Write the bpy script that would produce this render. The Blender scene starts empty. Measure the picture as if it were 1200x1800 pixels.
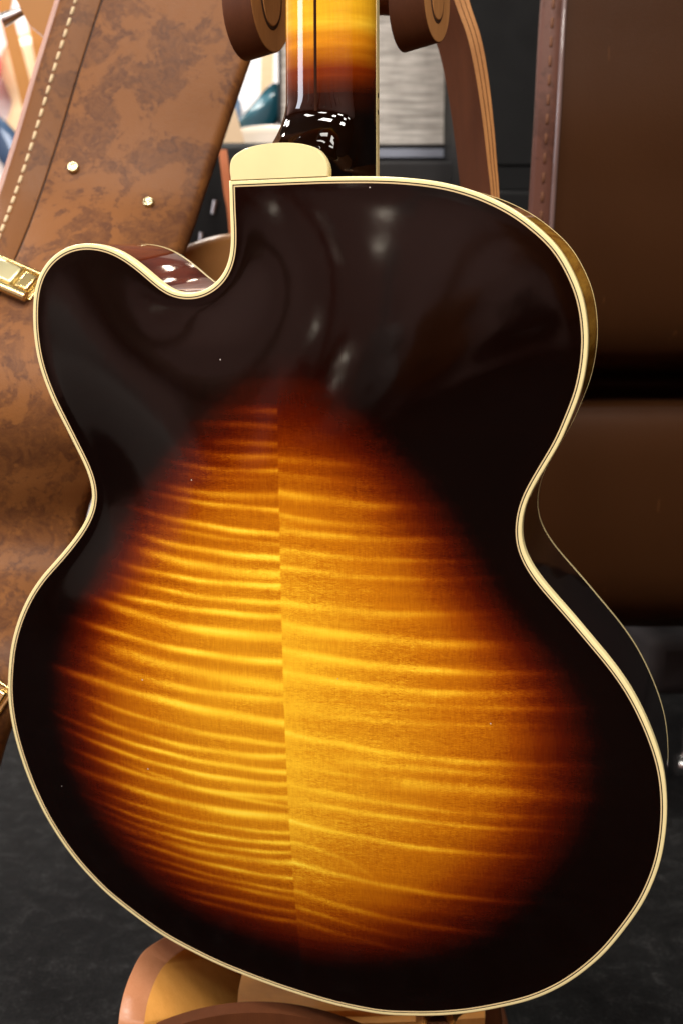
import bpy, math, random
import numpy as np
from mathutils import Vector, Matrix
random.seed(7); rng = np.random.default_rng(7)
S = bpy.context.scene
C = S.collection

# ------------------------------------------------------------------ camera
CAM = Vector((0, 0, 0.65)); PITCH = math.radians(-8)
cd = bpy.data.cameras.new('camera'); co = bpy.data.objects.new('camera', cd); C.objects.link(co)
co.location = CAM; co.rotation_euler = (math.pi/2+PITCH, 0, 0)
cd.sensor_fit = 'HORIZONTAL'; cd.sensor_width = 24; cd.lens = 40
cd.clip_start = 0.02; cd.clip_end = 50
cd.dof.use_dof = True; cd.dof.focus_distance = 0.69; cd.dof.aperture_fstop = 9
S.camera = co
ROT = Matrix.Rotation(math.pi/2+PITCH, 3, 'X')
def at(px, py, d):
    """the place at distance d in front of the camera that shows at this point of the photograph"""
    return CAM + ROT @ (Vector(((px-600)/2000, (900-py)/2000, -1))*d)

# ------------------------------------------------------------------ world, exposure, lamps
w = bpy.data.worlds.new('World'); S.world = w; w.use_nodes = True
w.node_tree.nodes['Background'].inputs[0].default_value = (0.5, 0.47, 0.45, 1)
w.node_tree.nodes['Background'].inputs[1].default_value = 0.03
S.view_settings.view_transform = 'Standard'; S.view_settings.look = 'None'
S.view_settings.exposure = 0; S.view_settings.gamma = 1
S.cycles.max_bounces = 8; S.cycles.caustics_reflective = False; S.cycles.caustics_refractive = False
CEIL = 2.75
def lamp(name, loc, sx, sy, power, col=(1, .95, .87), rot=(0, 0, 0)):
    l = bpy.data.lights.new(name, 'AREA'); l.shape = 'RECTANGLE'; l.size = sx; l.size_y = sy
    l.energy = power; l.color = col
    o = bpy.data.objects.new(name, l); C.objects.link(o); o.location = loc; o.rotation_euler = rot
    return o
LAMPS = []
for (x, y, p) in ((-0.55, -0.25, 1.0), (0.6, -0.35, 1.0), (-1.5, -0.6, .8), (-0.4, -1.3, 1.2), (0.7, -1.4, 1.0), (-1.5, -1.9, .8), (0.1, -2.3, .8), (1.7, -2.3, .5),
                  (-1.6, 1.7, 1.0), (-0.9, 2.5, 1.3), (0.1, 2.7, 1.0), (-2.0, 2.6, 1.2)):
    LAMPS.append((x, y)); lamp('ceiling_lamp', (x, y, CEIL-0.03), .42, .42, 32*p)
lamp('window_light', (-2.55, 0.15, 1.50), 1.1, 0.70, 34, (.86, .9, 1), (0, math.radians(-90), 0))

# ------------------------------------------------------------------ helpers
def mesh(name, V, F, mat=None, parent=None, smooth=True, attrs=None, mats=None, fm=None):
    me = bpy.data.meshes.new(name)
    V = np.asarray(V, dtype=float)
    me.from_pydata(V.tolist(), [], [tuple(int(i) for i in f) for f in F])
    for m in (mats or ([mat] if mat else [])): me.materials.append(m)
    if fm is not None: me.polygons.foreach_set('material_index', np.asarray(fm, dtype=np.int32))
    me.polygons.foreach_set('use_smooth', np.full(len(me.polygons), smooth))
    for k, a in (attrs or {}).items():
        at_ = me.attributes.new(k, 'FLOAT', 'POINT'); at_.data.foreach_set('value', np.asarray(a, dtype=np.float32))
    me.update()
    o = bpy.data.objects.new(name, me); C.objects.link(o)
    if parent: o.parent = parent
    return o
def sharp(o, deg=35):
    me = o.data; me.set_sharp_from_angle(angle=math.radians(deg)); return o
def tag(o, label, cat, group=None):
    o['label'] = label; o['category'] = cat
    if group: o['group'] = group
    return o
def empty(name, loc=(0, 0, 0), label=None, cat=None, group=None):
    o = bpy.data.objects.new(name, None); C.objects.link(o); o.location = loc; o.empty_display_size = .05
    if label: tag(o, label, cat, group)
    return o
def structure(o): o['kind'] = 'structure'; return o
def box_data(c, s):
    x, y, z = c; a, b, h = s[0]/2, s[1]/2, s[2]/2
    V = [(x+i*a, y+j*b, z+k*h) for i in (-1, 1) for j in (-1, 1) for k in (-1, 1)]
    F = [(0, 1, 3, 2), (4, 6, 7, 5), (0, 4, 5, 1), (2, 3, 7, 6), (0, 2, 6, 4), (1, 5, 7, 3)]
    return V, F
def bevel(o, wd, seg=3, ang=30):
    m = o.modifiers.new('bevel', 'BEVEL'); m.width = wd; m.segments = seg; m.limit_method = 'ANGLE'; m.angle_limit = math.radians(ang)
    m.harden_normals = False
    return o
def box(name, c, s, mat, parent=None, bv=0):
    o = mesh(name, *box_data(c, s), mat, parent, smooth=False)
    if bv: bevel(o, bv); o.data.polygons.foreach_set('use_smooth', np.full(6, True)); o.data.set_sharp_from_angle(angle=math.radians(50))
    return o
def tube(name, P, r, mat, parent=None, n=14, caps=True):
    P = [Vector(p) for p in P]; rs = r if isinstance(r, (list, tuple)) else [r]*len(P)
    V = []; F = []; up = Vector((0.13, .21, 1)).normalized()
    for i, p in enumerate(P):
        t = (P[min(i+1, len(P)-1)]-P[max(i-1, 0)]).normalized()
        a = t.cross(up).normalized(); b = a.cross(t)
        for k in range(n):
            th = 2*math.pi*k/n; V.append(p+(a*math.cos(th)+b*math.sin(th))*rs[i])
    for i in range(len(P)-1):
        for k in range(n):
            F.append((i*n+k, i*n+(k+1) % n, (i+1)*n+(k+1) % n, (i+1)*n+k))
    if caps: F.append(tuple(range(n-1, -1, -1))); F.append(tuple(range((len(P)-1)*n, len(P)*n)))
    return sharp(mesh(name, V, F, mat, parent), 50)
def loft(name, rings, mat, parent=None, closed=True, caps=True, smooth=True, **k):
    n = len(rings[0]); V = [p for r in rings for p in r]; F = []
    for i in range(len(rings)-1):
        for j in range(n if closed else n-1):
            j2 = (j+1) % n; F.append((i*n+j, i*n+j2, (i+1)*n+j2, (i+1)*n+j))
    if caps: F.append(tuple(range(n-1, -1, -1))); F.append(tuple(range((len(rings)-1)*n, len(rings)*n)))
    return mesh(name, V, F, mat, parent, smooth, **k)
def catmull(P, m=8, closed=False):
    P = np.asarray(P, float); n = len(P); out = []
    rngs = range(n if closed else n-1)
    for i in rngs:
        p0 = P[(i-1) % n] if closed or i > 0 else 2*P[0]-P[1]
        p1 = P[i]; p2 = P[(i+1) % n]; p3 = P[(i+2) % n] if closed or i+2 < n else 2*P[-1]-P[-2]
        for k in range(m):
            t = k/m; out.append(.5*((2*p1)+(-p0+p2)*t+(2*p0-5*p1+4*p2-p3)*t*t+(-p0+3*p1-3*p2+p3)*t**3))
    if not closed: out.append(P[-1])
    return np.array(out)
def resample(P, n):
    d = np.r_[0, np.cumsum(np.linalg.norm(np.diff(P, axis=0), axis=1))]; t = np.linspace(0, d[-1], n)
    return np.stack([np.interp(t, d, P[:, k]) for k in range(P.shape[1])], 1)
def gauss1(P, s, closed=False):
    r = int(3*s)+1; k = np.exp(-.5*(np.arange(-r, r+1)/s)**2); k /= k.sum()
    if closed: Q = np.concatenate([P[-r:], P, P[:r]])
    else: Q = np.concatenate([2*P[0]-P[r:0:-1], P, 2*P[-1]-P[-2:-r-2:-1]])
    return np.stack([np.convolve(Q[:, j], k, 'valid') for j in range(P.shape[1])], 1)

# ------------------------------------------------------------------ materials
class NT:
    def __init__(s, name):
        s.m = bpy.data.materials.new(name); s.m.use_nodes = True; s.t = s.m.node_tree
        s.b = s.t.nodes['Principled BSDF']
    def n(s, typ, **k):
        o = s.t.nodes.new(typ)
        for a, v in k.items():
            if a in o.inputs.keys() if isinstance(a, str) else False: o.inputs[a].default_value = v
            else: setattr(o, a, v)
        return o
    def l(s, a, b): s.t.links.new(a, b)
    def set(s, **k):
        for a, v in k.items():
            i = s.b.inputs[a.replace('_', ' ')]
            i.default_value = (*v, 1) if isinstance(v, tuple) and len(v) == 3 and i.type == 'RGBA' else v
        return s
    def math(s, op, a, b=None, c=None, clamp=False):
        m = s.n('ShaderNodeMath', operation=op); m.use_clamp = clamp
        for i, v in enumerate((a, b, c)):
            if v is None: continue
            if isinstance(v, (int, float)): m.inputs[i].default_value = v
            else: s.l(v, m.inputs[i])
        return m.outputs[0]
    def ramp(s, fac, stops, interp='LINEAR'):
        r = s.n('ShaderNodeValToRGB'); r.color_ramp.interpolation = interp
        e = r.color_ramp.elements
        while len(e) < len(stops): e.new(.5)
        for i, (p, c) in enumerate(stops):
            e[i].position = p; e[i].color = (*c, 1) if len(c) == 3 else c
        s.l(fac, r.inputs[0]); return r.outputs[0]
    def mix(s, a, b, f, blend='MIX'):
        m = s.n('ShaderNodeMix', data_type='RGBA', blend_type=blend)
        for i, v in ((6, a), (7, b), (0, f)):
            if isinstance(v, (int, float)): m.inputs[i].default_value = v
            elif isinstance(v, tuple): m.inputs[i].default_value = (*v, 1)
            else: s.l(v, m.inputs[i])
        return m.outputs[2]
    def coord(s, scale=(1, 1, 1), kind='Object', rot=(0, 0, 0)):
        tc = s.n('ShaderNodeTexCoord'); mp = s.n('ShaderNodeMapping')
        mp.inputs['Scale'].default_value = scale; mp.inputs['Rotation'].default_value = rot
        s.l(tc.outputs[kind], mp.inputs[0]); return mp.outputs[0]
    def noise(s, vec, scale, detail=4, rough=.5, dist=0):
        o = s.n('ShaderNodeTexNoise'); s.l(vec, o.inputs['Vector'])
        o.inputs['Scale'].default_value = scale; o.inputs['Detail'].default_value = detail
        o.inputs['Roughness'].default_value = rough; o.inputs['Distortion'].default_value = dist
        return o.outputs['Fac']
    def bump(s, h, strength, dist=.001):
        b = s.n('ShaderNodeBump'); b.inputs['Strength'].default_value = strength; b.inputs['Distance'].default_value = dist
        s.l(h, b.inputs['Height']); s.l(b.outputs[0], s.b.inputs['Normal']); return b
    def attr(s, name):
        a = s.n('ShaderNodeAttribute'); a.attribute_name = name; return a.outputs['Fac']

def plain(name, col, rough=.5, metal=0, var=.12, scale=40, bump=0, coat=0, spec=.35):
    """a paint or plastic with faint mottling and wear in the gloss"""
    k = NT(name); v = k.coord(); nz = k.noise(v, scale, 5)
    k.l(k.mix(tuple(c*(1-var) for c in col), tuple(min(1, c*(1+var)) for c in col), nz), k.b.inputs['Base Color'])
    k.l(k.math('MULTIPLY_ADD', k.noise(v, scale*.4, 4), rough*.4, rough*.8), k.b.inputs['Roughness'])
    k.set(Metallic=metal, Coat_Weight=coat, Specular_IOR_Level=spec, Coat_Roughness=.05)
    if bump: k.bump(k.noise(v, scale*8, 3), bump, .0006)
    return k.m

def back_wood():
    k = NT('sunburst_maple_lacquer')
    burst, flame, base, side = (k.attr(n) for n in ('burst', 'figure', 'base_tone', 'half'))
    v = k.coord()
    # fine fibre ripples across the flame, long grain along the body
    rip = k.noise(k.coord((.22, 1, 1)), 900, 4, .65, 1.6)
    rip2 = k.noise(k.coord((1, .12, 1)), 900, 2, .5)
    patch = k.noise(v, 22, 2)
    amp = k.math('MULTIPLY', k.math('SUBTRACT', patch, .30, clamp=True), 2.6)
    fl = k.math('ADD', flame, k.math('MULTIPLY', k.math('SUBTRACT', rip, .5), amp))
    fl = k.math('ADD', fl, k.math('MULTIPLY', k.math('SUBTRACT', rip2, .5), .22))
    band = k.noise(k.coord((1.2, 22, 1), rot=(0, 0, .07)), 5, 3, .55)
    fl = k.math('ADD', fl, k.math('MULTIPLY', k.math('SUBTRACT', band, .5), .35))
    fl = k.math('ADD', fl, base)
    wood = k.ramp(fl, [(0, (.48, .16, .005)), (.35, (.71, .30, .009)), (.7, (.93, .52, .022)), (1, (1.0, .71, .055))])
    t = k.math('ADD', burst, k.math('MULTIPLY', k.math('SUBTRACT', fl, .5), .27))
    veil = k.ramp(t, [(0, (.0050, .0020, .0022)), (.09, (.010, .002, .002)), (.20, (.040, .007, .006)), (.34, (.10, .016, .010)), (.50, (.23, .064, .028)),
                      (.66, (.45, .21, .105)), (.84, (.78, .57, .38)), (1, (1.08, 1.10, 1.2))])
    col = k.mix(wood, veil, 1.0, 'MULTIPLY')
    # dust and tiny flecks lying on the lacquer
    vo = k.n('ShaderNodeTexVoronoi'); k.l(v, vo.inputs['Vector']); vo.inputs['Scale'].default_value = 95
    near = k.math('LESS_THAN', vo.outputs['Distance'], .045)
    wn = k.n('ShaderNodeSeparateColor'); k.l(vo.outputs['Color'], wn.inputs[0])
    fleck = k.math('MULTIPLY', near, k.math('GREATER_THAN', wn.outputs[0], .955))
    col = k.mix(col, (.55, .5, .45), fleck)
    k.l(col, k.b.inputs['Base Color'])
    k.set(Roughness=.6, Specular_IOR_Level=0.0, Coat_Weight=1.0, Coat_IOR=1.5)
    k.l(k.math('MULTIPLY_ADD', k.noise(v, 9, 3), .06, .05), k.b.inputs['Coat Roughness'])
    wav = k.n('ShaderNodeBump'); wav.inputs['Strength'].default_value = .10; wav.inputs['Distance'].default_value = .001
    k.l(k.noise(v, 28, 3, .5), wav.inputs['Height']); k.l(wav.outputs[0], k.b.inputs['Coat Normal'])
    return k.m

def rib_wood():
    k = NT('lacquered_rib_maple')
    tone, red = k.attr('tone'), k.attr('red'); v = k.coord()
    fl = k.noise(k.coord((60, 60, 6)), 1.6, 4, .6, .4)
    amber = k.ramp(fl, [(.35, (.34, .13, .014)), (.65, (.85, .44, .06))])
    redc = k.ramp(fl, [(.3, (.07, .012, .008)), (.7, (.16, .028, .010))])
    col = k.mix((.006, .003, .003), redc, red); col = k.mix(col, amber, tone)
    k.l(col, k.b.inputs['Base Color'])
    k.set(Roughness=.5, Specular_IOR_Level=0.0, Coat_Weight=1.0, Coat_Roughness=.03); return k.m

def neck_wood():
    k = NT('lacquered_neck_maple')
    tc = k.n('ShaderNodeTexCoord'); sp = k.n('ShaderNodeSeparateXYZ'); k.l(tc.outputs['Object'], sp.inputs[0])
    fl = k.noise(k.coord((4, 40, 4)), 3.2, 4, .55, .3)
    fib = k.noise(k.coord((1, .06, 1)), 700, 3)
    f = k.math('ADD', k.math('MULTIPLY', fl, .8), k.math('MULTIPLY', fib, .2))
    wood = k.ramp(f, [(.25, (.66, .29, .010)), (.5, (.82, .42, .016)), (.75, (.98, .60, .04))])
    t = k.math('ADD', k.math('DIVIDE', k.math('SUBTRACT', sp.outputs[1], .330), .060), k.math('MULTIPLY', k.math('SUBTRACT', fl, .5), .12))
    veil = k.ramp(t, [(0, (.004, .002, .003)), (.22, (.02, .005, .005)), (.48, (.22, .05, .03)), (.75, (.75, .5, .35)), (1, (1, 1, 1))])
    k.l(k.mix(wood, veil, 1.0, 'MULTIPLY'), k.b.inputs['Base Color'])
    k.set(Roughness=.5, Specular_IOR_Level=0.0, Coat_Weight=1.0, Coat_Roughness=.015); return k.m

def leather(name, lo, hi, blot, rough=.38, scale=14, amount=.55, coat=.0, spec=.28):
    k = NT(name); v = k.coord()
    big = k.noise(v, scale, 9, .66, .9); fine = k.noise(v, scale*9, 5, .6)
    base = k.mix(lo, hi, k.noise(v, scale*.35, 3))
    m = k.ramp(k.math('ADD', k.math('MULTIPLY', big, .8), k.math('MULTIPLY', fine, .2)), [(amount-.012, (0, 0, 0)), (amount+.030, (1, 1, 1))])
    inner = k.ramp(k.noise(v, scale*4, 6, .7, 1.2), [(.4, (.35, .35, .35)), (.65, (1, 1, 1))])
    col = k.mix(base, blot, k.math('MULTIPLY', k.math('MULTIPLY', m, inner), .72))
    scr = k.noise(k.coord((1, 1, .06), rot=(.0, .7, .2)), 60, 3, .5)      # long pale scuffs
    scr2 = k.noise(k.coord((1, 1, .08), rot=(.3, -.6, .1)), 75, 3, .5)
    sc = k.math('ADD', k.math('GREATER_THAN', scr, .74), k.math('GREATER_THAN', scr2, .75), clamp=True)
    col = k.mix(col, tuple(min(1, c*1.7) for c in hi), k.math('MULTIPLY', sc, .35))
    k.l(col, k.b.inputs['Base Color'])
    k.l(k.math('MULTIPLY_ADD', fine, .15, rough), k.b.inputs['Roughness'])
    k.set(Coat_Weight=coat, Coat_Roughness=.2, Specular_IOR_Level=spec)
    vo = k.n('ShaderNodeTexVoronoi'); vo.feature = 'DISTANCE_TO_EDGE'; k.l(v, vo.inputs['Vector']); vo.inputs['Scale'].default_value = 420
    crease = k.noise(k.coord((1, 1, .35), rot=(.2, .3, .5)), 9, 6, .7, 2.0)
    h = k.math('ADD', k.math('MULTIPLY', k.math('MINIMUM', vo.outputs['Distance'], .25), 1.2), k.math('ADD', k.math('MULTIPLY', crease, 2.2), k.noise(v, 700, 4)))
    k.bump(h, .16, .0010); return k.m

def stand_wood(name, lo, hi, rough=.42, spec=.3):
    k = NT(name)
    g = k.noise(k.coord((3, 3, .35)), 26, 5, .6, .5)
    f = k.noise(k.coord((9, 9, .4)), 120, 3)
    gr = k.ramp(k.math('ADD', k.math('MULTIPLY', g, .65), k.math('MULTIPLY', f, .35)), [(.28, (0, 0, 0)), (.72, (1, 1, 1))])
    k.l(k.mix(tuple(c*.95 for c in lo), hi, gr), k.b.inputs['Base Color'])
    k.set(Roughness=rough, Specular_IOR_Level=spec); k.bump(f, .05, .0005); return k.m

M = {}
M['back'] = back_wood(); M['rib'] = rib_wood(); M['neck'] = neck_wood()
M['cream'] = plain('cream_celluloid', (.88, .73, .37), .28, var=.10, scale=30, coat=.6)
M['cream_line'] = plain('pale_purfling', (.70, .52, .27), .3, var=.05, coat=.5)
M['black_line'] = plain('black_purfling', (.004, .003, .003), .5, spec=.1)
M['walnut'] = plain('walnut_strip', (.030, .009, .004), .6, var=.3, scale=200, spec=.05)
M['spruce'] = plain('amber_spruce_lacquer', (.50, .20, .03), .3, coat=1)
M['ebony'] = plain('ebony', (.012, .01, .01), .4)
M['tan'] = leather('tan_marbled_leather', (.165, .063, .018), (.225, .088, .027), (.052, .019, .012), .36, 19, .482, spec=.14)
M['tan_lid'] = leather('tan_lid_leather', (.145, .056, .017), (.19, .077, .026), (.06, .024, .014), .36, 20, .52, spec=.14)
M['dark_leather'] = leather('dark_brown_leather', (.024, .008, .0026), (.068, .026, .009), (.018, .007, .003), .42, 5, .60, spec=.06)
M['mauve'] = leather('mauve_brown_leather', (.085, .033, .022), (.13, .053, .036), (.05, .02, .013), .4, 30, .55, spec=.2)
M['rim'] = plain('pinkish_rim_highlight', (.42, .24, .19), .4, var=.15)  # light caught by the rounded lid edge, put into a pinkish colour
M['piping'] = plain('worn_piping_leather', (.16, .10, .09), .25, coat=.8)
M['groove'] = plain('dark_seam', (.03, .012, .006), .6)
M['thread'] = plain('cream_thread', (.62, .47, .28), .7, var=.15, scale=300)
M['thread_dark'] = plain('rust_thread', (.13, .05, .022), .7, var=.15, scale=300)
M['brass'] = plain('polished_brass', (.80, .62, .28), .22, metal=1, var=.06)
M['pale_brass'] = plain('pale_brass', (.70, .62, .36), .30, metal=1, var=.1)
M['pewter'] = plain('dull_pewter', (.35, .34, .34), .4, metal=1)
M['steel'] = plain('polished_steel', (.7, .7, .7), .2, metal=1)
M['ply_face'] = stand_wood('stained_ply_face', (.072, .023, .009), (.100, .032, .012), .5, .10)
M['ply_edge'] = stand_wood('light_ply_edge', (.34, .14, .045), (.50, .23, .08))
M['ply_amber'] = stand_wood('amber_ply_face', (.58, .25, .050), (.68, .32, .075), .5, .15)
M['glue'] = plain('glue_line', (.05, .02, .01), .6)
M['carpet'] = None

# ------------------------------------------------------------------ the room
def carpet():
    k = NT('charcoal_carpet'); v = k.coord()
    a = k.noise(v, 34, 8, .72, .6); b = k.noise(v, 260, 4, .7)
    f = k.math('ADD', k.math('MULTIPLY', a, .55), k.math('MULTIPLY', b, .45))
    k.l(k.ramp(f, [(.40, (.0015, .0016, .0017)), (.52, (.007, .0071, .0072)), (.66, (.038, .038, .0378))]), k.b.inputs['Base Color'])
    k.set(Roughness=.9, Specular_IOR_Level=.2); k.bump(f, .8, .012); return k.m
M['carpet'] = carpet()
M['wall'] = plain('white_wall_paint', (.80, .78, .79), .7, var=.03, scale=3)
M['wall_grey'] = plain('taupe_wall_paint', (.40, .245, .225), .8, var=.05, scale=3)
M['ceiling'] = plain('ceiling_paint', (.12, .115, .11), .9, var=.03, scale=3)
X0, X1, Y0, Y1 = -2.6, 2.6, -3.2, 3.4
structure(mesh('floor', [(X0, Y0, 0), (X1, Y0, 0), (X1, Y1, 0), (X0, Y1, 0)], [(0, 1, 2, 3)], M['carpet'], smooth=False))
structure(box('ceiling', (0, .1, CEIL+.05), (X1-X0, Y1-Y0, .1), M['ceiling']))
structure(box('wall_far', (0, Y1+.05, CEIL/2), (X1-X0, .1, CEIL), plain('charcoal_wall_paint', (.020, .019, .019), .85, var=.1, scale=3)))
o = box('display_wall', (-1.15, Y1-.02, .96), (2.7, .036, 1.9), M['wall']); structure(o)
structure(box('wall_near', (0, Y0-.05, CEIL/2), (X1-X0, .1, CEIL), M['wall_grey']))
structure(box('wall_left', (X0-.05, .1, CEIL/2), (.1, Y1-Y0, CEIL), M['wall_grey']))
structure(box('wall_right', (X1+.05, .1, CEIL/2), (.1, Y1-Y0, CEIL), plain('dark_wall_paint', (.012, .011, .011), .85, var=.1, scale=3)))

# ------------------------------------------------------------------ the archtop guitar
# guitar frame: x across the body, y up the neck, z out of the back towards the viewer
GU = Vector((0.96083, -0.27712, -0.00167)); GV = Vector((-0.02140, -0.08018, 0.99655)); GW = Vector((-0.27630, -0.95748, -0.08297))
G = empty('archtop_guitar', label='sunburst archtop guitar seen from its back, flamed maple with cream binding', cat='guitar')
G.matrix_world = Matrix(((GU.x, GV.x, GW.x, -0.02795), (GU.y, GV.y, GW.y, 0.71355), (GU.z, GV.z, GW.z, 0.46329), (0, 0, 0, 1)))
DEPTH = .0857
I_PTS = [(-30.6,285.4),(0.6,285.4),(27.5,285.3),(51.5,284.6),(66.0,283.7),(80.3,282.1),(94.8,279.6),(108.8,275.6),(122.7,269.9),(136.8,262.0),(150.6,250.8),(157.7,243.6),(164.5,232.5),(170.4,219.6),(173.2,207.3),(174.4,196.2),(174.3,187.3),(173.3,177.0),(170.7,164.0),(166.2,151.9),(160.7,137.5),(154.7,126.7),(148.6,115.7),(143.4,105.7),(140.0,96.3),(138.6,87.9),(138.3,80.6),(139.1,72.9),(142.3,64.0),(147.8,54.8),(155.0,45.7),(162.6,37.3),(172.5,26.2),(184.2,12.5),(194.5,0.4),(205.2,-14.6),(214.0,-31.1),(220.9,-47.6),(225.2,-61.5),(227.5,-75.7),(228.4,-89.0),(228.1,-102.7),(226.6,-117.7),(223.6,-131.6),(217.1,-150.4),(207.7,-168.4),(195.1,-188.8),(179.2,-207.4),(164.6,-220.2),(149.4,-230.0),(132.4,-237.7),(112.1,-245.6),(87.8,-252.4),(63.5,-256.6),(50.4,-258.1),(22.1,-257.1),(-6.5,-253.3),(-35.7,-247.6),(-65.2,-240.0),(-91.2,-230.7),(-109.3,-222.7),(-127.2,-211.9),(-145.2,-199.7),(-151.6,-194.7),(-168.7,-177.7),(-180.6,-162.3),(-192.2,-143.2),(-201.6,-121.3),(-208.3,-99.2),(-212.3,-79.6),(-213.8,-61.1),(-213.0,-45.0),(-209.1,-22.7),(-206.1,-12.5),(-199.9,2.9),(-190.4,19.5),(-179.3,33.5),(-165.2,47.5),(-151.1,63.0),(-142.6,74.5),(-137.9,84.0),(-135.9,93.3),(-136.7,102.4),(-139.7,112.6),(-145.0,123.8),(-153.5,141.6),(-161.0,157.2),(-167.8,177.1),(-170.0,191.6),(-170.3,203.8),(-169.4,215.8),(-167.2,226.5),(-162.7,236.1),(-155.9,243.5),(-147.4,248.6),(-137.8,251.4),(-127.3,251.3),(-116.9,249.1),(-108.1,244.9),(-99.4,239.0),(-90.8,231.9),(-82.3,224.8),(-74.8,220.9),(-66.0,219.5),(-57.1,219.9),(-48.2,223.3),(-40.4,228.9),(-35.1,236.1),(-32.1,244.0),(-30.9,252.7),(-30.7,262.9),(-30.8,273.3),(-30.7,283.8)]
ip = np.array(I_PTS)/1000
ip = np.vstack([[-.0306, .2854], ip[1:], [-.0306, .2854]])
cur = resample(catmull(ip, 10), 900)
cur = gauss1(cur, 3.2); cur[0] = cur[-1] = [-.0306, .2854]
cur = cur[:-1]                                    # closed loop, the sharp corner is point 0
NC = len(cur)
def normals(P):
    d1 = P-np.roll(P, 1, 0); d2 = np.roll(P, -1, 0)-P
    n1 = np.stack([-d1[:, 1], d1[:, 0]], 1); n2 = np.stack([-d2[:, 1], d2[:, 0]], 1)
    n1 /= np.linalg.norm(n1, axis=1)[:, None]; n2 /= np.linalg.norm(n2, axis=1)[:, None]
    m = n1+n2; m /= (m*n2).sum(1)[:, None]; return m  # mitre, clockwise loop -> this points outwards
NRM = normals(cur)
if (NRM[200]*(cur[200]-cur.mean(0))).sum() < 0: NRM = -NRM
def offs(o): return cur+NRM*o
def sweep(name, prof, mat, close=False, attrs=None, part=True):
    """a band that follows the outline of the body; prof is a list of (outward offset, height)"""
    V = []; F = []; m = len(prof)
    for o, h in prof:
        q = offs(o/1000); V += [(a, b, h/1000) for a, b in q]
    for i in range(m if close else m-1):
        i2 = (i+1) % m
        for j in range(NC):
            j2 = (j+1) % NC; F.append((i*NC+j, i2*NC+j, i2*NC+j2, i*NC+j2))
    return sharp(mesh(name, V, F, mat, G, attrs=attrs), 50)
o = sweep('purfling', [(-.05, -.5), (-.05, .12), (.75, .12), (.75, -.5)], M['cream_line'], True); o['label'] = 'thin pale inner purfling line'
o = sweep('purfling', [(.75, -.5), (.75, .10), (1.42, .10), (1.42, -.5)], M['black_line'], True); o['label'] = 'thin black purfling line'
o = sweep('binding', [(1.42, -1), (1.42, .15), (2.9, .15), (3.35, .02), (3.62, -.3), (3.75, -.8), (3.75, -6.6), (2, -6.6)], M['cream'], True); o['label'] = 'wide cream binding round the back'
D = DEPTH*1000
o = sweep('binding', [(1.0, -D+3.6), (3.75, -D+3.6), (3.75, -D+.7), (3.4, -D+.1), (2.9, -D), (-1, -D), (-1, -D+1)], M['cream'], True); o['label'] = 'cream binding round the front edge'
# ribs, red at the cutaway; the amber bout partly paints the brown case's reflection
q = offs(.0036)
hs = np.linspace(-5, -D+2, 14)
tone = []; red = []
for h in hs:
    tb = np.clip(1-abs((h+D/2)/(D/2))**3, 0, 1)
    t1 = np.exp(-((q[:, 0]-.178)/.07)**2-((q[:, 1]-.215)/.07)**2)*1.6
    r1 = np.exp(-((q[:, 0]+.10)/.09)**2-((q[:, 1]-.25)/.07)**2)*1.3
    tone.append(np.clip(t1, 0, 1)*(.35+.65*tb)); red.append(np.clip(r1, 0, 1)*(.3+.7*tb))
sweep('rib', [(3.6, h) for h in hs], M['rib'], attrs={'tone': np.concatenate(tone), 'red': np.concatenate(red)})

# the carved back: a fine grid with the arch, the burst and the flame figure worked into it
st = .0012
gx = np.arange(-.2185, .2335, st); gy = np.arange(-.2625, .2905, st)
GX, GY = np.meshgrid(gx, gy); ny, nx = GX.shape
def inside(poly, X, Y):
    r = np.zeros(X.shape, bool); n = len(poly)
    for i in range(n):
        (x1, y1), (x2, y2) = poly[i], poly[(i+1) % n]
        if y1 == y2: continue
        r0 = max(0, int((min(y1, y2)-gy[0])/st)-1); r1 = min(ny, int((max(y1, y2)-gy[0])/st)+3)
        s_ = slice(r0, r1)
        c = ((y1 > Y[s_]) != (y2 > Y[s_])) & (X[s_] < (x2-x1)*(Y[s_]-y1)/(y2-y1)+x1)
        r[s_] ^= c
    return r
def relax(phi, free, src, its, k=0.0):
    """red-black over-relaxation of a membrane pinned where free is False"""
    om = 1.96; par = (np.add.outer(np.arange(ny), np.arange(nx)) % 2) == 0
    masks = [free & par, free & ~par]
    for it in range(its):
        for mk in masks:
            s_ = np.zeros_like(phi)
            s_[1:-1, 1:-1] = phi[:-2, 1:-1]+phi[2:, 1:-1]+phi[1:-1, :-2]+phi[1:-1, 2:]
            new = (s_+src)/(4+k); phi = np.where(mk, phi+om*(new-phi), phi)
    return phi
def blur(Z, s):
    r = int(3*s)+1; kk = np.exp(-.5*(np.arange(-r, r+1)/s)**2); kk /= kk.sum()
    for ax in (0, 1):
        Z = np.apply_along_axis(lambda a: np.convolve(np.pad(a, r, 'edge'), kk, 'valid'), ax, Z)
    return Z
dom = inside(offs(-.004), GX, GY)
dom[0] = dom[-1] = False; dom[:, 0] = dom[:, -1] = False
Lk = (st/.075)**2
phi = relax(dom*.5, dom, 1.0*Lk, 420, Lk)
phi = blur(phi/phi.max(), 2.2)
H = .0185*np.clip(phi, 0, 1)**1.55
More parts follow.
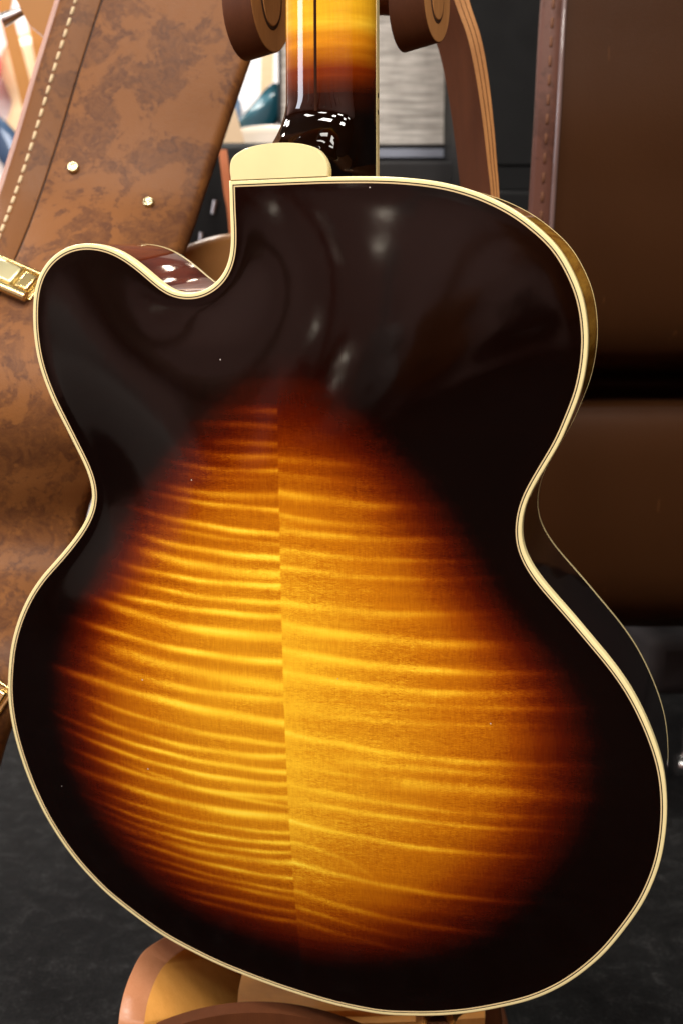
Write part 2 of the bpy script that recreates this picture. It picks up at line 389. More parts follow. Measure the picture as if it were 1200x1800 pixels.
A_PTS = np.array([(-3.1,194.5),(-36.6,180.8),(-58.4,159.6),(-85.2,130.4),(-113.0,100.1),(-129.2,72.9),(-143.4,51.0),(-162.8,20.3),(-177.9,-4.9),(-187.1,-34.4),(-187.9,-67.9),(-181.9,-101.4),(-170.9,-130.4),(-155.4,-159.0),(-130.8,-186.5),(-101.4,-204.3),(-67.8,-218.9),(-34.5,-226.7),(2.4,-231.5),(42.4,-228.9),(81.4,-218.0),(115.3,-203.9),(144.4,-178.7),(168.8,-147.1),(188.8,-113.3),(197.3,-78.2),(197.8,-48.6),(189.7,-20.4),(172.5,5.0),(152.0,26.6),(134.9,46.7),(122.9,67.1),(110.9,90.8),(94.5,114.3),(74.0,135.9),(54.5,157.7),(35.6,177.7),(18.3,191.1)])/1000
B_PTS = np.array([(-38.1,96.7),(-78.4,65.5),(-109.1,25.6),(-128.5,-15.1),(-131.4,-55.8),(-121.0,-87.8),(-101.9,-119.0),(-78.3,-145.5),(-42.1,-165.9),(-2.1,-177.0),(37.3,-175.2),(75.6,-157.2),(105.2,-125.1),(126.5,-83.6),(136.7,-45.0),(126.0,-9.2),(105.2,14.4),(84.3,38.2),(67.0,65.7),(49.7,93.1),(21.5,109.6),(-7.6,112.1)])/1000
inA = inside(catmull(A_PTS, 8, True), GX, GY); inB = inside(catmull(B_PTS, 8, True), GX, GY)
bu = relax(np.where(inB, 1.0, inA*.5), inA & ~inB, 0.0, 260)
ps = relax(inA*.5, inA, 1.0*(st/.09)**2, 520, (st/.13)**2); ps = blur(ps/ps.max(), 3)
BU = np.clip(.40*blur(bu, 8)+.64*np.clip(ps, 0, 1)**.70, 0, 1)**1.0
SEAM = -.0048
def stripes(L, lo, hi):
    Z = np.zeros(GX.shape)
    for (wd, amp, pts) in L:
        p = np.array(pts)/1000; deg = 2 if len(p) > 2 else 1
        cf = np.polyfit(p[:, 0], p[:, 1], deg); a, b = p[0, 0], p[-1, 0]
        yc = np.polyval(cf, np.clip(gx, a-.03, b+.05))
        f = np.ones(nx)
        f *= 1/(1+np.exp(-(gx-a)/.006)) if a > lo+.012 else 1
        f *= 1/(1+np.exp((gx-b)/.010)) if b < hi-.012 else 1
        f *= .86+.2*np.sin(gx*(60+rng.random()*60)+rng.random()*6)
        yc = yc+.00022*np.sin(gx*(90+60*rng.random())+6*rng.random())
        dy = GY-yc[None, :]; s_ = wd*.00062
        pr = np.where(dy > 0, np.exp(-.5*(dy/(s_*.9))**2), np.exp(-.5*(dy/(s_*1.35))**2))
        Z = np.maximum(Z, amp*f[None, :]*pr)+.25*np.minimum(Z, amp*f[None, :]*pr)
    return Z
SL = [(2,1,[(-126.8,28.7),(-86.3,25.5),(-4.8,24.5)]),(3,1,[(-141.7,23.8),(-111.1,18.0),(-77.1,12.6),(-5.2,11.7)]),(2.2,1,[(-153.5,7.2),(-124.6,2.6),(-88.0,-2.5),(-50.3,-5.4),(-5.8,-5.3)]),(4,0.7,[(-140.0,-7.7),(-98.7,-11.2),(-66.8,-17.6),(-39.3,-21.2),(-6.3,-21.0)]),(2.5,0.6,[(-155.4,-14.9),(-120.2,-24.1),(-79.5,-28.6),(-39.7,-31.7),(-6.7,-30.3)]),(3,1,[(-175.8,-28.4),(-141.8,-32.0),(-100.5,-39.2),(-68.2,-43.4),(-32.4,-44.8),(-5.3,-46.1)]),(1.8,0.6,[(-164.2,-44.1),(-132.6,-49.4),(-101.5,-54.6),(-69.1,-60.3),(-5.8,-61.4)]),(2,0.8,[(-148.2,-59.1),(-112.7,-65.9),(-69.7,-71.6),(-6.1,-69.7)]),(1.8,1,[(-174.6,-63.7),(-140.4,-69.5),(-103.0,-77.1),(-62.1,-80.9),(-5.7,-80.8)]),(1.8,1,[(-171.0,-72.5),(-124.4,-83.5),(-82.9,-88.1),(-42.4,-90.9),(-5.6,-89.5)]),(2,0.9,[(-167.7,-86.1),(-125.3,-96.1),(-83.6,-99.7),(-42.9,-101.1),(-5.1,-99.1)]),(1.4,0.5,[(-124.9,-89.8),(-63.1,-101.4),(-5.3,-105.6)]),(2.8,1,[(-166.8,-100.7),(-126.2,-108.8),(-94.7,-112.2),(-43.4,-114.3),(-4.8,-113.2)]),(1.5,0.6,[(-148.3,-115.6),(-105.9,-123.2),(-64.4,-126.4),(-4.0,-124.9)]),(1.6,0.9,[(-153.2,-123.5),(-106.5,-132.6),(-64.8,-134.8),(-3.5,-132.6)]),(1.6,0.8,[(-143.0,-132.0),(-96.5,-141.0),(-54.9,-142.7),(-3.7,-139.6)]),(2.6,0.8,[(-137.1,-139.9),(-86.4,-148.2),(-45.0,-149.8),(-4.0,-147.5)]),(1.8,0.9,[(-129.1,-149.6),(-76.4,-157.5),(-35.3,-160.2),(-2.4,-159.7)]),(1.6,0.7,[(-123.3,-159.6),(-76.9,-166.1),(-35.7,-169.5),(-1.5,-169.6)]),(1.8,0.7,[(-113.1,-169.0),(-66.8,-173.2),(-1.7,-175.9)]),(2,0.8,[(-99.0,-182.2),(-46.6,-185.2),(-0.1,-186.6)]),(2,0.8,[(-88.7,-189.4),(-36.8,-194.4),(1.7,-194.8)]),(2.5,0.8,[(-36.3,152.4),(-16.7,153.4),(-2.8,153.3)]),(2,0.7,[(-56.2,144.7),(-29.9,144.5),(-3.2,143.6)]),(2,0.6,[(-51.5,133.1),(-30.4,133.6),(-3.5,132.8)]),(2,0.7,[(-65.1,127.0),(-37.5,124.9),(-3.8,125.5)]),(1.8,0.8,[(-77.9,119.1),(-57.6,117.2),(-31.2,115.5),(-4.1,117.0)]),(1.5,0.4,[(-76.7,113.3),(-58.0,111.0),(-31.5,109.8)]),(2.2,0.8,[(-82.8,103.7),(-52.0,101.1),(-18.8,100.2),(-4.6,102.1)]),(1.8,1,[(-88.6,97.6),(-58.8,95.0),(-32.2,92.8),(-5.0,92.5)]),(2,1,[(-108.8,87.1),(-73.1,82.3),(-39.7,78.7),(-4.8,77.0)]),(1.5,0.5,[(-97.1,77.2),(-66.9,74.9),(-33.2,71.7),(-5.0,70.5)]),(2.2,1,[(-101.6,69.1),(-74.0,66.0),(-47.0,63.2),(-5.3,62.1)]),(3.2,0.9,[(-110.5,62.2),(-88.5,55.8),(-54.3,54.7),(-5.7,51.5)]),(2,1,[(-113.1,48.8),(-75.2,44.8),(-41.3,43.5),(-5.2,44.5)]),(1.8,0.8,[(-120.6,40.3),(-89.8,35.2),(-55.4,33.6),(-5.6,33.4)])]
SR = [(3,0.9,[(-4.2,19.7),(31.5,16.3),(60.5,13.3),(116.8,12.8),(144.0,12.0)]),(2.6,1,[(-3.6,3.6),(21.4,-1.6),(50.8,-3.0),(98.4,-4.3),(153.3,-5.4)]),(2.6,1,[(-4.1,-11.7),(21.1,-14.5),(60.1,-18.3),(107.8,-18.1),(153.5,-16.9)]),(1.8,0.6,[(59.9,-27.3),(98.3,-27.9),(135.6,-27.3),(180.4,-26.0)]),(1.5,0.35,[(20.5,-38.2),(69.6,-39.6),(117.0,-38.7),(153.8,-37.3)]),(2.2,1,[(-4.4,-53.0),(20.0,-55.6),(49.9,-59.9),(88.6,-61.9),(135.9,-62.8),(163.4,-62.8)]),(2,0.6,[(39.7,-69.1),(79.1,-69.1),(117.1,-71.0),(163.6,-71.7)]),(4,0.8,[(69.2,-79.4),(107.9,-81.1),(145.2,-81.7),(181.8,-83.3)]),(1.5,0.35,[(-4.3,-75.1),(29.3,-77.7),(59.2,-79.4)]),(1.8,0.6,[(-4.8,-87.8),(28.9,-93.5),(69.0,-95.8),(117.2,-97.3),(172.9,-96.4)]),(1.6,0.8,[(14.6,-101.6),(58.9,-104.5),(107.9,-106.6),(164.2,-106.7)]),(1.8,1,[(-3.3,-115.4),(28.3,-119.9),(58.6,-123.6),(98.2,-124.7),(151.3,-124.5)]),(1.6,0.7,[(-3.1,-131.7),(24.1,-136.7),(36.3,-141.9)]),(2,0.9,[(-1.2,-146.7),(27.6,-152.5),(68.3,-156.5),(117.5,-158.1),(155.7,-158.7)]),(2.2,0.9,[(0.1,-169.8),(27.0,-175.8),(57.8,-181.0),(88.0,-182.8),(127.4,-184.3)]),(1.8,0.8,[(1.6,-183.0),(26.8,-188.3),(57.6,-193.5)]),(2,0.7,[(1.3,-194.4),(37.0,-201.0),(61.7,-204.9)]),(2.2,0.8,[(-2.4,123.7),(22.2,123.0),(43.5,120.9)]),(2,0.5,[(-2.7,115.3),(29.1,112.1)]),(3,1,[(-3.1,103.3),(21.6,100.6),(43.0,97.9),(78.0,96.5)]),(1.8,0.7,[(-3.6,89.7),(21.2,86.4),(49.8,84.2)]),(2.4,1,[(-4.0,79.6),(21.0,78.6),(49.7,76.4),(105.3,76.3)]),(1.8,0.7,[(-4.4,67.3),(20.7,66.4),(49.5,63.6),(118.9,63.8)]),(2,0.7,[(-4.8,56.3),(20.3,54.8),(49.3,52.1),(119.0,52.7)]),(2.4,0.7,[(-5.5,34.1),(19.7,32.1),(56.1,30.1),(119.1,31.5)])]
left = GX < SEAM
ZL = stripes(SL, -.3, SEAM); ZR = stripes(SR, SEAM, .3)
FL = np.where(left, ZL*.60, ZR*.40)
BASE = np.where(left, .13+.20*np.exp(-((GX+.03)/.07)**2)*np.exp(-((GY+.04)/.16)**2), .18+.36*np.exp(-(GX-SEAM)/.07)*np.exp(-((GY+.06)/.17)**2))
keep = inside(offs(.0013), GX, GY)
cellk = keep[:-1, :-1] & keep[1:, :-1] & keep[:-1, 1:] & keep[1:, 1:]
used = np.zeros(keep.shape, bool)
used[:-1, :-1] |= cellk; used[1:, :-1] |= cellk; used[:-1, 1:] |= cellk; used[1:, 1:] |= cellk
idx = -np.ones(keep.shape, int); idx[used] = np.arange(used.sum())
V = np.stack([GX[used], GY[used], H[used]], 1)
r_, c_ = np.nonzero(cellk)
F = np.stack([idx[r_, c_], idx[r_, c_+1], idx[r_+1, c_+1], idx[r_+1, c_]], 1)
me = bpy.data.meshes.new('back_plate')
me.vertices.add(len(V)); me.vertices.foreach_set('co', V.ravel())
me.loops.add(F.size); me.loops.foreach_set('vertex_index', F.ravel().astype(np.int32))
me.polygons.add(len(F)); me.polygons.foreach_set('loop_start', np.arange(0, F.size, 4, dtype=np.int32))
me.materials.append(M['back']); me.update(calc_edges=True); me.validate()
me.polygons.foreach_set('use_smooth', np.full(len(F), True))
for k_, a_ in (('burst', BU), ('figure', FL), ('base_tone', BASE), ('half', left*1.0)):
    x_ = me.attributes.new(k_, 'FLOAT', 'POINT'); x_.data.foreach_set('value', a_[used].astype(np.float32))
bp = bpy.data.objects.new('back_plate', me); C.objects.link(bp); bp.parent = G
bp['label'] = 'arched two-piece flamed maple back with sunburst finish'

# the front plate, arched away from the viewer
step = 5; q0 = offs(-.0009)[::step]
rings = []
cen = np.array([0, -.04])
for s_ in (1, .96, .9, .8, .65, .45, .2, .02):
    hgt = .020*(1-s_**3)**1.2
    rings.append([(cen[0]+(a-cen[0])*s_, cen[1]+(b-cen[1])*s_, -DEPTH+.0002-hgt) for a, b in q0])
loft('front_plate', rings, M['spruce'], G)

# heel cap
cap = np.array([(-33.3,289.4),(-33.7,296.3),(-31.9,301.9),(-26.3,305.7),(-18.1,308.2),(-7.4,309.3),(4.0,309.1),(13.6,307.7),(20.4,305.2),(24.6,301.5),(27.1,297.0),(28.0,293.0),(27.8,289.0)])/1000
capc = catmull(cap, 6); capc = np.vstack([capc, [[.0278, .2890]], [[-.0335, .2890]]])
cc = capc.mean(0)
def capring(s, h): return [(cc[0]+(a-cc[0])*s, max(.2889, cc[1]+(b-cc[1])*s), h) for a, b in capc]
hc = loft('heel_cap', [capring(1, -.0055), capring(1, -.0010), capring(.985, .0001), capring(.965, .0005), capring(.962, .0005)], M['cream'], G)
sharp(hc, 20); hc['label'] = 'rounded cream heel cap above the body edge'

# neck and heel: a half-round neck that swells in a hollow curve into the deep heel
def cap_top(u):
    return np.interp(u, cap[:, 0], cap[:, 1], left=.289, right=.289)
def neck_mid(v): return .0041+(v-.323)*.022
WJ = -.0885
NV = np.r_[np.linspace(.272, .36, 110), np.linspace(.362, .62, 60)]
NPH = 72
rings = []
for v_ in NV:
    uc = neck_mid(v_); hw = .0300-(v_-.32)*.008
    ring = []
    heelish = float(np.clip((.345-v_)/.04, 0, 1)); heelish = heelish**2*(3-2*heelish)
    pw = 2.1+2.6*heelish
    for j in range(NPH+1):
        ph = math.pi*(1-j/NPH)
        cx, sx = math.cos(ph), math.sin(ph)
        du = math.copysign(abs(cx)**(2/pw), cx); E = abs(sx)**(2/pw)
        shift = -.0068*heelish*E                      # the heel leans over to the cap
        uu = uc+hw*du+shift
        top = float(cap_top(np.clip(uu, -.0325, .0272)))
        R = .030
        x = np.clip((v_-(top-.002))/R, 0, 1)
        Ff = 1-math.sqrt(max(0, 1-(1-x)**2)) if x > 0 else 1.0
        D0 = .0235; D1 = -.0058-WJ
        ring.append((uu, v_, WJ+(D0+(D1-D0)*Ff)*E))
    rings.append(ring)
nk = loft('neck', rings, M['neck'], G, closed=False, caps=False); sharp(nk, 70)
nk['label'] = 'neck fading from amber to near black at the heel'
# walnut centre strip along the back of the neck, a hair proud
ws = []
for v_ in np.linspace(.334, .62, 90):
    uc = neck_mid(v_)-.0035; x = max(0, (v_-.3075)/.030); x = min(1, x)
    Ff = 1-math.sqrt(max(0, 1-(1-x)**2)); D_ = .0235+(.0592)*Ff
    ws.append([(uc-.0011, v_, WJ+D_-.0010), (uc-.0009, v_, WJ+D_+.00012), (uc+.0009, v_, WJ+D_+.00012), (uc+.0011, v_, WJ+D_-.0010)])
st_ = loft('neck_strip', ws, M['walnut'], G, closed=False, caps=False); st_['label'] = 'dark walnut strip down the middle of the neck'
# fingerboard with cream edge
def fb(name, a0, a1, z0, z1, mat):
    rr = []
    for v_ in np.linspace(.20, .62, 12):
        uc = neck_mid(v_); hw = .0302-(v_-.32)*.008
        rr.append([(uc+a0*hw, v_, z0), (uc+a1*hw, v_, z0), (uc+a1*hw, v_, z1), (uc+a0*hw, v_, z1)])
    return loft(name, rr, mat, G, smooth=False)
fb('fingerboard', -.94, .94, WJ-.0001, WJ-.0065, M['ebony'])
for s_ in (-1, 1):
    e_ = fb('fingerboard_binding', .942*s_, 1.008*s_, WJ-.0001, WJ-.0066, M['cream'])
for vv in (.3445, .3342):
    uc = neck_mid(vv); tube('side_dot', [(uc+.0298, vv, WJ-.003), (uc+.0304, vv, WJ-.003)], .0016, M['ebony'], G, 12)

# ------------------------------------------------------------------ cases: the long side wall of a shaped case, lid band and body band
def case(name, label, cat, rows, cuts, mats, backdepth=.28, stitch=None, group=None, away=(0, 1, 0), piping=None):
    """rows: (image row, left x, right x, distance) down the case; cuts: where lid and body meet (0..1)"""
    root = empty(name, rows[0][4] if len(rows[0]) > 4 else at((rows[-1][1]+rows[-1][2])/2, rows[-1][0], rows[-1][3]), label, cat, group)
    base = np.array(root.location)
    R = catmull(np.array([r[:4] for r in rows], float), 10)
    def P(i, f, lift=0.0):
        y, xl, xr, d = R[i]
        a = np.array(at(xl, y, d)); b = np.array(at(xr, y, d)); return a+(b-a)*f
    n = len(R)
    cen = [P(i, .5) for i in range(n)]
    NR = []
    for i in range(n):
        t = cen[min(i+1, n-1)]-cen[max(i-1, 0)]; a = P(i, 1)-P(i, 0)
        m = np.cross(a, t); m /= np.linalg.norm(m)
        if m[1] > 0: m = -m
        NR.append(m)
    away = np.array(away, float)
    def band(nm, f0, f1, mat, crown, round0, round1, deep0, deep1, aw0=None):
        rr = []; aw0 = away if aw0 is None else aw0
        for i in range(n):
            a = P(i, f0); b = P(i, f1); wv = b-a; L = np.linalg.norm(wv); e = wv/L; m = NR[i]; ring = []
            ring.append(a+aw0*deep0)
            for k in range(6):
                th = math.pi/2*k/5; ring.append(a+e*round0*(1-math.cos(th))-m*round0*(1-math.sin(th)))
            for f in (.15, .3, .5, .7, .85):
                ring.append(a+e*(round0+(L-round0-round1)*f)+m*crown*math.sin(math.pi*f))
            for k in range(6):
                th = math.pi/2*(1-k/5); ring.append(b-e*round1*(1-math.cos(th))-m*round1*(1-math.sin(th)))
            ring.append(b+away*deep1)
            rr.append([tuple(p-base) for p in ring])
        return loft(nm, rr, mat, root)
    c0, c1 = cuts
    lid = band('lid', 0, c0, mats[0], .0015, .006, .0012, .12, .02, np.array([.3, 1, 0]))
    bod = band('body', c1, 1, mats[1], .003, .0012, .010, .02, backdepth)
    seam = []
    for i in range(n):
        a = P(i, c0)-NR[i]*.0016; b = P(i, c1)-NR[i]*.0016
        seam.append([tuple(a-base-(b-a)*.6), tuple(b-base+(b-a)*.6)])
    loft('seam', seam, mats[2], root, closed=False, caps=False)
    if piping:
        f_, r_p, m_ = piping
        tube('piping', [tuple(P(i, f_)+NR[i]*(.0012 if f_ > .02 else -.004)-base) for i in range(n)], r_p, m_, root, 10)
    if stitch:
        f, ln, gap, rad, mt = stitch
        path = np.array([P(i, f)+NR[i]*.0012 for i in range(n)])
        d = np.r_[0, np.cumsum(np.linalg.norm(np.diff(path, axis=0), axis=1))]
        s_ = 0.01; proto = None
        while s_ < d[-1]-.01:
            p = Vector([np.interp(s_, d, path[:, k]) for k in range(3)]); p2 = Vector([np.interp(s_+ln, d, path[:, k]) for k in range(3)])
            dirv = (p2-p).normalized()
            if proto is None:
                proto = tube('stitch', [(0, 0, -ln/2), (0, 0, -ln/2.5), (0, 0, ln/2.5), (0, 0, ln/2)], [rad*.5, rad, rad, rad*.5], mt, root, 8); ob = proto
            else:
                ob = proto.copy(); C.objects.link(ob); ob.parent = root
            ob.location = (p+p2)/2-Vector(base); ob.rotation_euler = dirv.to_track_quat('Z', 'X').to_euler()
            s_ += ln+gap
    return root, P, NR, base, R

# tan case on the left (rows follow the upper bout, waist and lower bout of the shaped side wall)
rowsL = [(-260, 176, 575, 1.045), (-120, 135, 520, 1.04), (0, 99, 474, 1.035), (120, 62, 432, 1.03), (240, 27, 391, 1.025), (330, -2, 359, 1.015),
         (400, -28, 335, .995), (470, -58, 307, .97), (560, -98, 273, .945), (660, -135, 243, .925), (750, -160, 212, .925), (840, -178, 176, .945),
         (920, -196, 146, .965), (990, -218, 124, .96), (1060, -246, 101, .935), (1140, -282, 72, .905), (1220, -312, 44, .895), (1300, -336, 14, .905), (1400, -352, -14, .95), (1480, -360, -40, 1.01)]
K, KP, KN, kb, KR = case('guitar_case', 'tan marbled leather guitar case standing at left behind the horn', 'case', rowsL, (.209, .216), (M['tan_lid'], M['tan'], M['groove']),
                 stitch=(.094, .0082, .0028, .0016, M['thread']), away=(-.42, .9, 0), piping=(.004, .0035, M['rim']))  # edge tube added here; its pale colour paints the lid edge's highlight
def on_surface(px, py, P, NR, R, lift):
    i = int(np.argmin(abs(R[:, 0]-py))); y, xl, xr, d = R[i]; f = (px-xl)/(xr-xl)
    return P(i, f)+NR[i]*lift, NR[i], i
for (px, py) in ((130, 295), (262, 358)):
    p, nn, i = on_surface(px, py, KP, KN, KR, .0025); p = Vector(p-kb); nn = Vector(nn)
    rr = [(0, .0002), (.003, .0058), (.0036, .0058), (.0045, .0050), (.0048, .0034), (.0040, .0026), (.0040, .0002)]
    # turned stud: flange, rim and dished centre
    q_ = nn.to_track_quat('Z', 'Y'); V = []; F = []; n_ = 24
    pr = [(.0052, 0), (.0052, .0012), (.0047, .0024), (.0038, .0030), (.0029, .0026), (.0020, .0017), (.0010, .0021), (.0002, .0023)]
    for r0, h0 in pr:
        for k in range(n_):
            th = 2*math.pi*k/n_; V.append(p+q_ @ Vector((r0*math.cos(th), r0*math.sin(th), h0)))
    for a in range(len(pr)-1):
        for k in range(n_): F.append((a*n_+k, a*n_+(k+1) % n_, (a+1)*n_+(k+1) % n_, (a+1)*n_+k))
    mesh('stud', V, F, M['pale_brass'], K)
# latches across the seam
def latch(px, py, i_label, px1, py1, size=1.0):
    p, nn, i = on_surface(px, py, KP, KN, KR, .0015); q, _, j = on_surface(px1, py1, KP, KN, KR, .0015)
    e = Vector(q-p); L = e.length; e.normalize(); nn = Vector(nn); nn = (nn-e*nn.dot(e)).normalized(); s = nn.cross(e)
    Mx = Matrix((e, s, nn)).transposed().to_4x4(); Mx.translation = Vector(p-kb)
    root = empty('latch'); root.parent = K; root.matrix_local = Mx
    hw = .0135*size
    box('base_plate', (L/2, 0, .0012), (L, hw*2, .0022), M['brass'], root, .001)
    box('lever', (L*.42, .0, .0060), (L*.46, hw*1.45, .0060), M['pale_brass'], root, .0022)
    box('catch', (L*.80, 0, .0045), (L*.22, hw*1.3, .0062), M['brass'], root, .002)
    tube('hinge_barrel', [(L*.02, -hw*1.05, .006), (L*.96, -hw*1.05, .006)], .0042*size, M['brass'], root, 16)
    tube('rim', [(L*.02, hw*.98, .004), (L*.96, hw*.98, .004)], .0020*size, M['brass'], root, 12)
latch(-30, 470, '', 70, 515)
latch(-48, 1195, '', 14, 1232, .8)

# dark brown case on the right
rowsR = [(-200, 965, 1420, 1.10), (-60, 955, 1415, 1.085), (60, 947, 1410, 1.085), (200, 940, 1400, 1.09), (330, 932, 1390, 1.105), (440, 925, 1385, 1.12), (540, 918, 1380, 1.14), (600, 914, 1376, 1.16),
         (628, 912, 1372, 1.18), (642, 911, 1371, 1.215), (656, 910, 1370, 1.31), (676, 908, 1368, 1.33), (694, 907, 1367, 1.31), (708, 906, 1366, 1.235), (730, 905, 1365, 1.222), (790, 904, 1363, 1.222), (880, 900, 1358, 1.236), (960, 900, 1355, 1.255), (1030, 900, 1350, 1.28),
         (1072, 900, 1350, 1.31), (1090, 900, 1348, 1.36), (1098, 900, 1345, 1.46)]
KD, *_ = case('guitar_case', 'dark brown leather guitar case standing at right behind the body', 'case', rowsR, (.085, .088), (M['mauve'], M['dark_leather'], M['groove']),
             stitch=(.046, .010, .008, .0016, M['thread_dark']), away=(.55, .8, 0), piping=(.088, .0026, M['piping']))

# ------------------------------------------------------------------ bent plywood guitar stand
ST = empty('guitar_stand', at(600, 1700, 1.0), 'bent laminated plywood guitar stand holding the sunburst archtop', 'stand')
sb = Vector(ST.location)
def ply_strip(name, path, breadth, thick, layers, face, edge):
    """a bent strip: path of its near edge, breadth vector(s), thickness vector(s), veneers side by side"""
    n = len(path); parts = []
    g = .0006
    for L in range(layers):
        f0 = L/layers; f1 = (L+1)/layers
        rr = []
        for i in range(n):
            b = breadth[i] if isinstance(breadth, list) else breadth; t = thick[i] if isinstance(thick, list) else thick
            p = Vector(path[i])-sb; tt = t.length; a0 = f0+(g/tt if L else 0); a1 = f1
            rr.append([p+t*a0, p+t*a1, p+b+t*a1, p+b+t*a0])
        V = [v for r in rr for v in r]; F = []; fm = []
        for i in range(n-1):
            for j in range(4):
                j2 = (j+1) % 4; F.append((i*4+j, i*4+j2, (i+1)*4+j2, (i+1)*4+j)); fm.append(1 if j in (0, 2) else 0)
        F += [(3, 2, 1, 0), tuple((n-1)*4+k for k in range(4))]; fm += [1, 1]
        o = sharp(mesh('veneer' if layers > 1 else name, V, F, parent=ST, mats=[face, edge], fm=fm), 40)
        parts.append(o)
        if L:
            rr = []
            for i in range(n):
                b = breadth[i] if isinstance(breadth, list) else breadth; t = thick[i] if isinstance(thick, list) else thick
                p = Vector(path[i])-sb; tt = t.length; ins = b.normalized()*.0006
                rr.append([p+ins+t*f0, p+ins+t*(f0+g/tt), p+b-ins+t*(f0+g/tt), p+b-ins+t*f0])
            loft('glue_line', rr, M['glue'], ST)
    return parts
# the tall bow at the right of the neck
bow_px = [(740, -200), (772, -90), (798, 0), (820, 62), (835, 130), (848, 215), (856, 285), (862, 340), (866, 430), (864, 560), (850, 720), (830, 900)]
bp_ = catmull(np.array(bow_px, float), 6)
path = [at(x, y, .90) for x, y in bp_]
br = [Vector((-.0182-.0015*(1-i/len(bp_)), .040, .0)) for i in range(len(bp_))]
th = [Vector((np.interp(p[1], [0, 340], [.0125, .0072]), .004, 0)) for p in bp_]
ply_strip('bow', path, br, th, 3, M['ply_face'], M['ply_edge'])
# two hooked arms of the yoke on either side of the neck
def hook(cx, cy, d, ext, wd, drop, ring):
    """U-ended arm: profile in the plane (gdir, z), pushed along ext"""
    c = at(cx, cy, d)-sb; g = Vector((.50, .86, -.02)).normalized()
    def outline(hw, dr, up=.14, n=20):
        pts = [(-hw, up)]
        for k in range(n+1):
            t_ = math.pi*(1-k/n); pts.append((hw*math.cos(t_), -dr*math.sin(t_)))
        pts.append((hw, up)); return pts
    def solid(nm, pts, e0, e1, mf, me_):
        n = len(pts); V = [c+g*a+Vector((0, 0, b))+e0 for a, b in pts]+[c+g*a+Vector((0, 0, b))+e1 for a, b in pts]
        F = [tuple(range(n)), tuple(range(2*n-1, n-1, -1))]; fm = [1, 1]
        for j in range(n): F.append((j, n+j, n+(j+1) % n, (j+1) % n)); fm.append(0)
        o = sharp(mesh(nm, V, F, parent=ST, mats=[mf, me_], fm=fm), 40)
        bevel(o, .0007, 2, 50); return o
    z = Vector((0, 0, 0))
    solid('arm_veneer', outline(wd, drop), z, ext, M['ply_face'], M['ply_edge'])
    e1 = -ext.normalized()
    solid('arm_inlay', outline(wd*.52, drop*.60), e1*.0003+z, e1*-.003, M['glue'], M['glue'])
    solid('arm_core', outline(wd*.44, drop*.53), e1*.0009+z, e1*-.003, M['ply_edge'], M['ply_edge'])
hook(768, -8, .80, Vector((-.024, .012, -.004)), .0215, .031, True)
hook(477, -6, .80, Vector((-.021, .012, -.003)), .0260, .037, True)
tube('yoke_bar', [at(470, -2, .835)-sb, at(600, -8, .84)-sb, at(740, -2, .835)-sb], .012, M['ply_face'], ST, 18)
# cradle arms that reach under the body towards the viewer
def cradle(rows, wdt, deep, inner=None):
    R = catmull(np.array(rows, float), 8)
    path = [at(x, y, d) for x, y, d in R]
    Ri = catmull(np.array(inner, float), 8) if inner else None
    n = len(path); rr = []
    for i in range(n):
        p = Vector(path[i])-sb; b = at(*Ri[i])-path[i] if inner else Vector((wdt, 0, 0)); a = Vector((.06, .08, -.035)) if inner else Vector((0.0, deep, .02))
        rr.append([p, p+b, p+b+a, p+a])
    V = [v for r in rr for v in r]; F = []; fm = []
    for i in range(n-1):
        for j in range(4):
            j2 = (j+1) % 4; F.append((i*4+j, i*4+j2, (i+1)*4+j2, (i+1)*4+j)); fm.append(0 if j == 0 else 1)
    F += [(3, 2, 1, 0), tuple((n-1)*4+k for k in range(4))]; fm += [0, 0]
    o = sharp(mesh('cradle_arm', V, F, parent=ST, mats=[M['arm_edge'], M['ply_amber']], fm=fm), 55)
    bevel(o, .0008, 2, 50); return o
M['arm_edge'] = stand_wood('pinkish_ply_edge', (.42, .17, .08), (.50, .22, .11), .26)
cradle([(325, 1632, .875), (285, 1650, .87), (250, 1675, .86), (229, 1713, .845), (214, 1757, .83), (207, 1805, .82), (206, 1870, .82), (214, 1950, .83)], 0, .11,
       [(354, 1658, .875), (318, 1674, .87), (288, 1699, .86), (270, 1731, .845), (258, 1769, .83), (253, 1812, .82), (252, 1874, .82), (259, 1950, .83)])
cradle([(775, 1781, .86), (762, 1786, .82), (752, 1795, .79), (745, 1815, .77), (738, 1880, .76), (742, 1960, .76)], .0200, .075)
# cross panel between the arms and the curved lower rail
pan = []   # slopes back and up, so that the room's light falls on it
for i in range(13):
    x = 310+i*(852-310)/12; sag = math.sin(math.pi*i/12)
    top = at(x, 1600+20*sag, 1.22+.03*sag)-sb; mid = at(x, 1790+10*sag, .90+.02*sag)-sb; bot = at(x-10, 1990, .88+.02*sag)-sb
    bk = Vector((0, .018, 0)); pan.append([top, mid, bot, bot+bk, mid+bk, top+bk])
o = loft('cross_panel', pan, M['ply_amber'], ST); sharp(o, 60)
rl = []
for i in range(25):
    x = 270+i*(650-270)/24; u_ = (i-12)/12; yy = 1781+42*u_*u_+4*u_
    t = at(x, yy, .80+.0*u_)-sb; rl.append([t, t+Vector((0, .014, .0)), t+Vector((0, .014, -.09)), t+Vector((0, 0, -.09))])
o = loft('lower_rail', rl, M['ply_face'], ST); sharp(o, 50)
for sx in (.02, .16):
    box('foot', (at(540, 1700, .92).x+sx-sb.x, .0+.88-sb.y, -sb.z+.012), (.05, .34, .024), M['ply_face'], ST, .004)
    tube('post', [Vector((at(540, 1700, .92).x+sx, .93, .024))-sb, Vector((at(540, 1700, .92).x+sx*.9, .95, .17))-sb], .014, M['ply_face'], ST, 16)

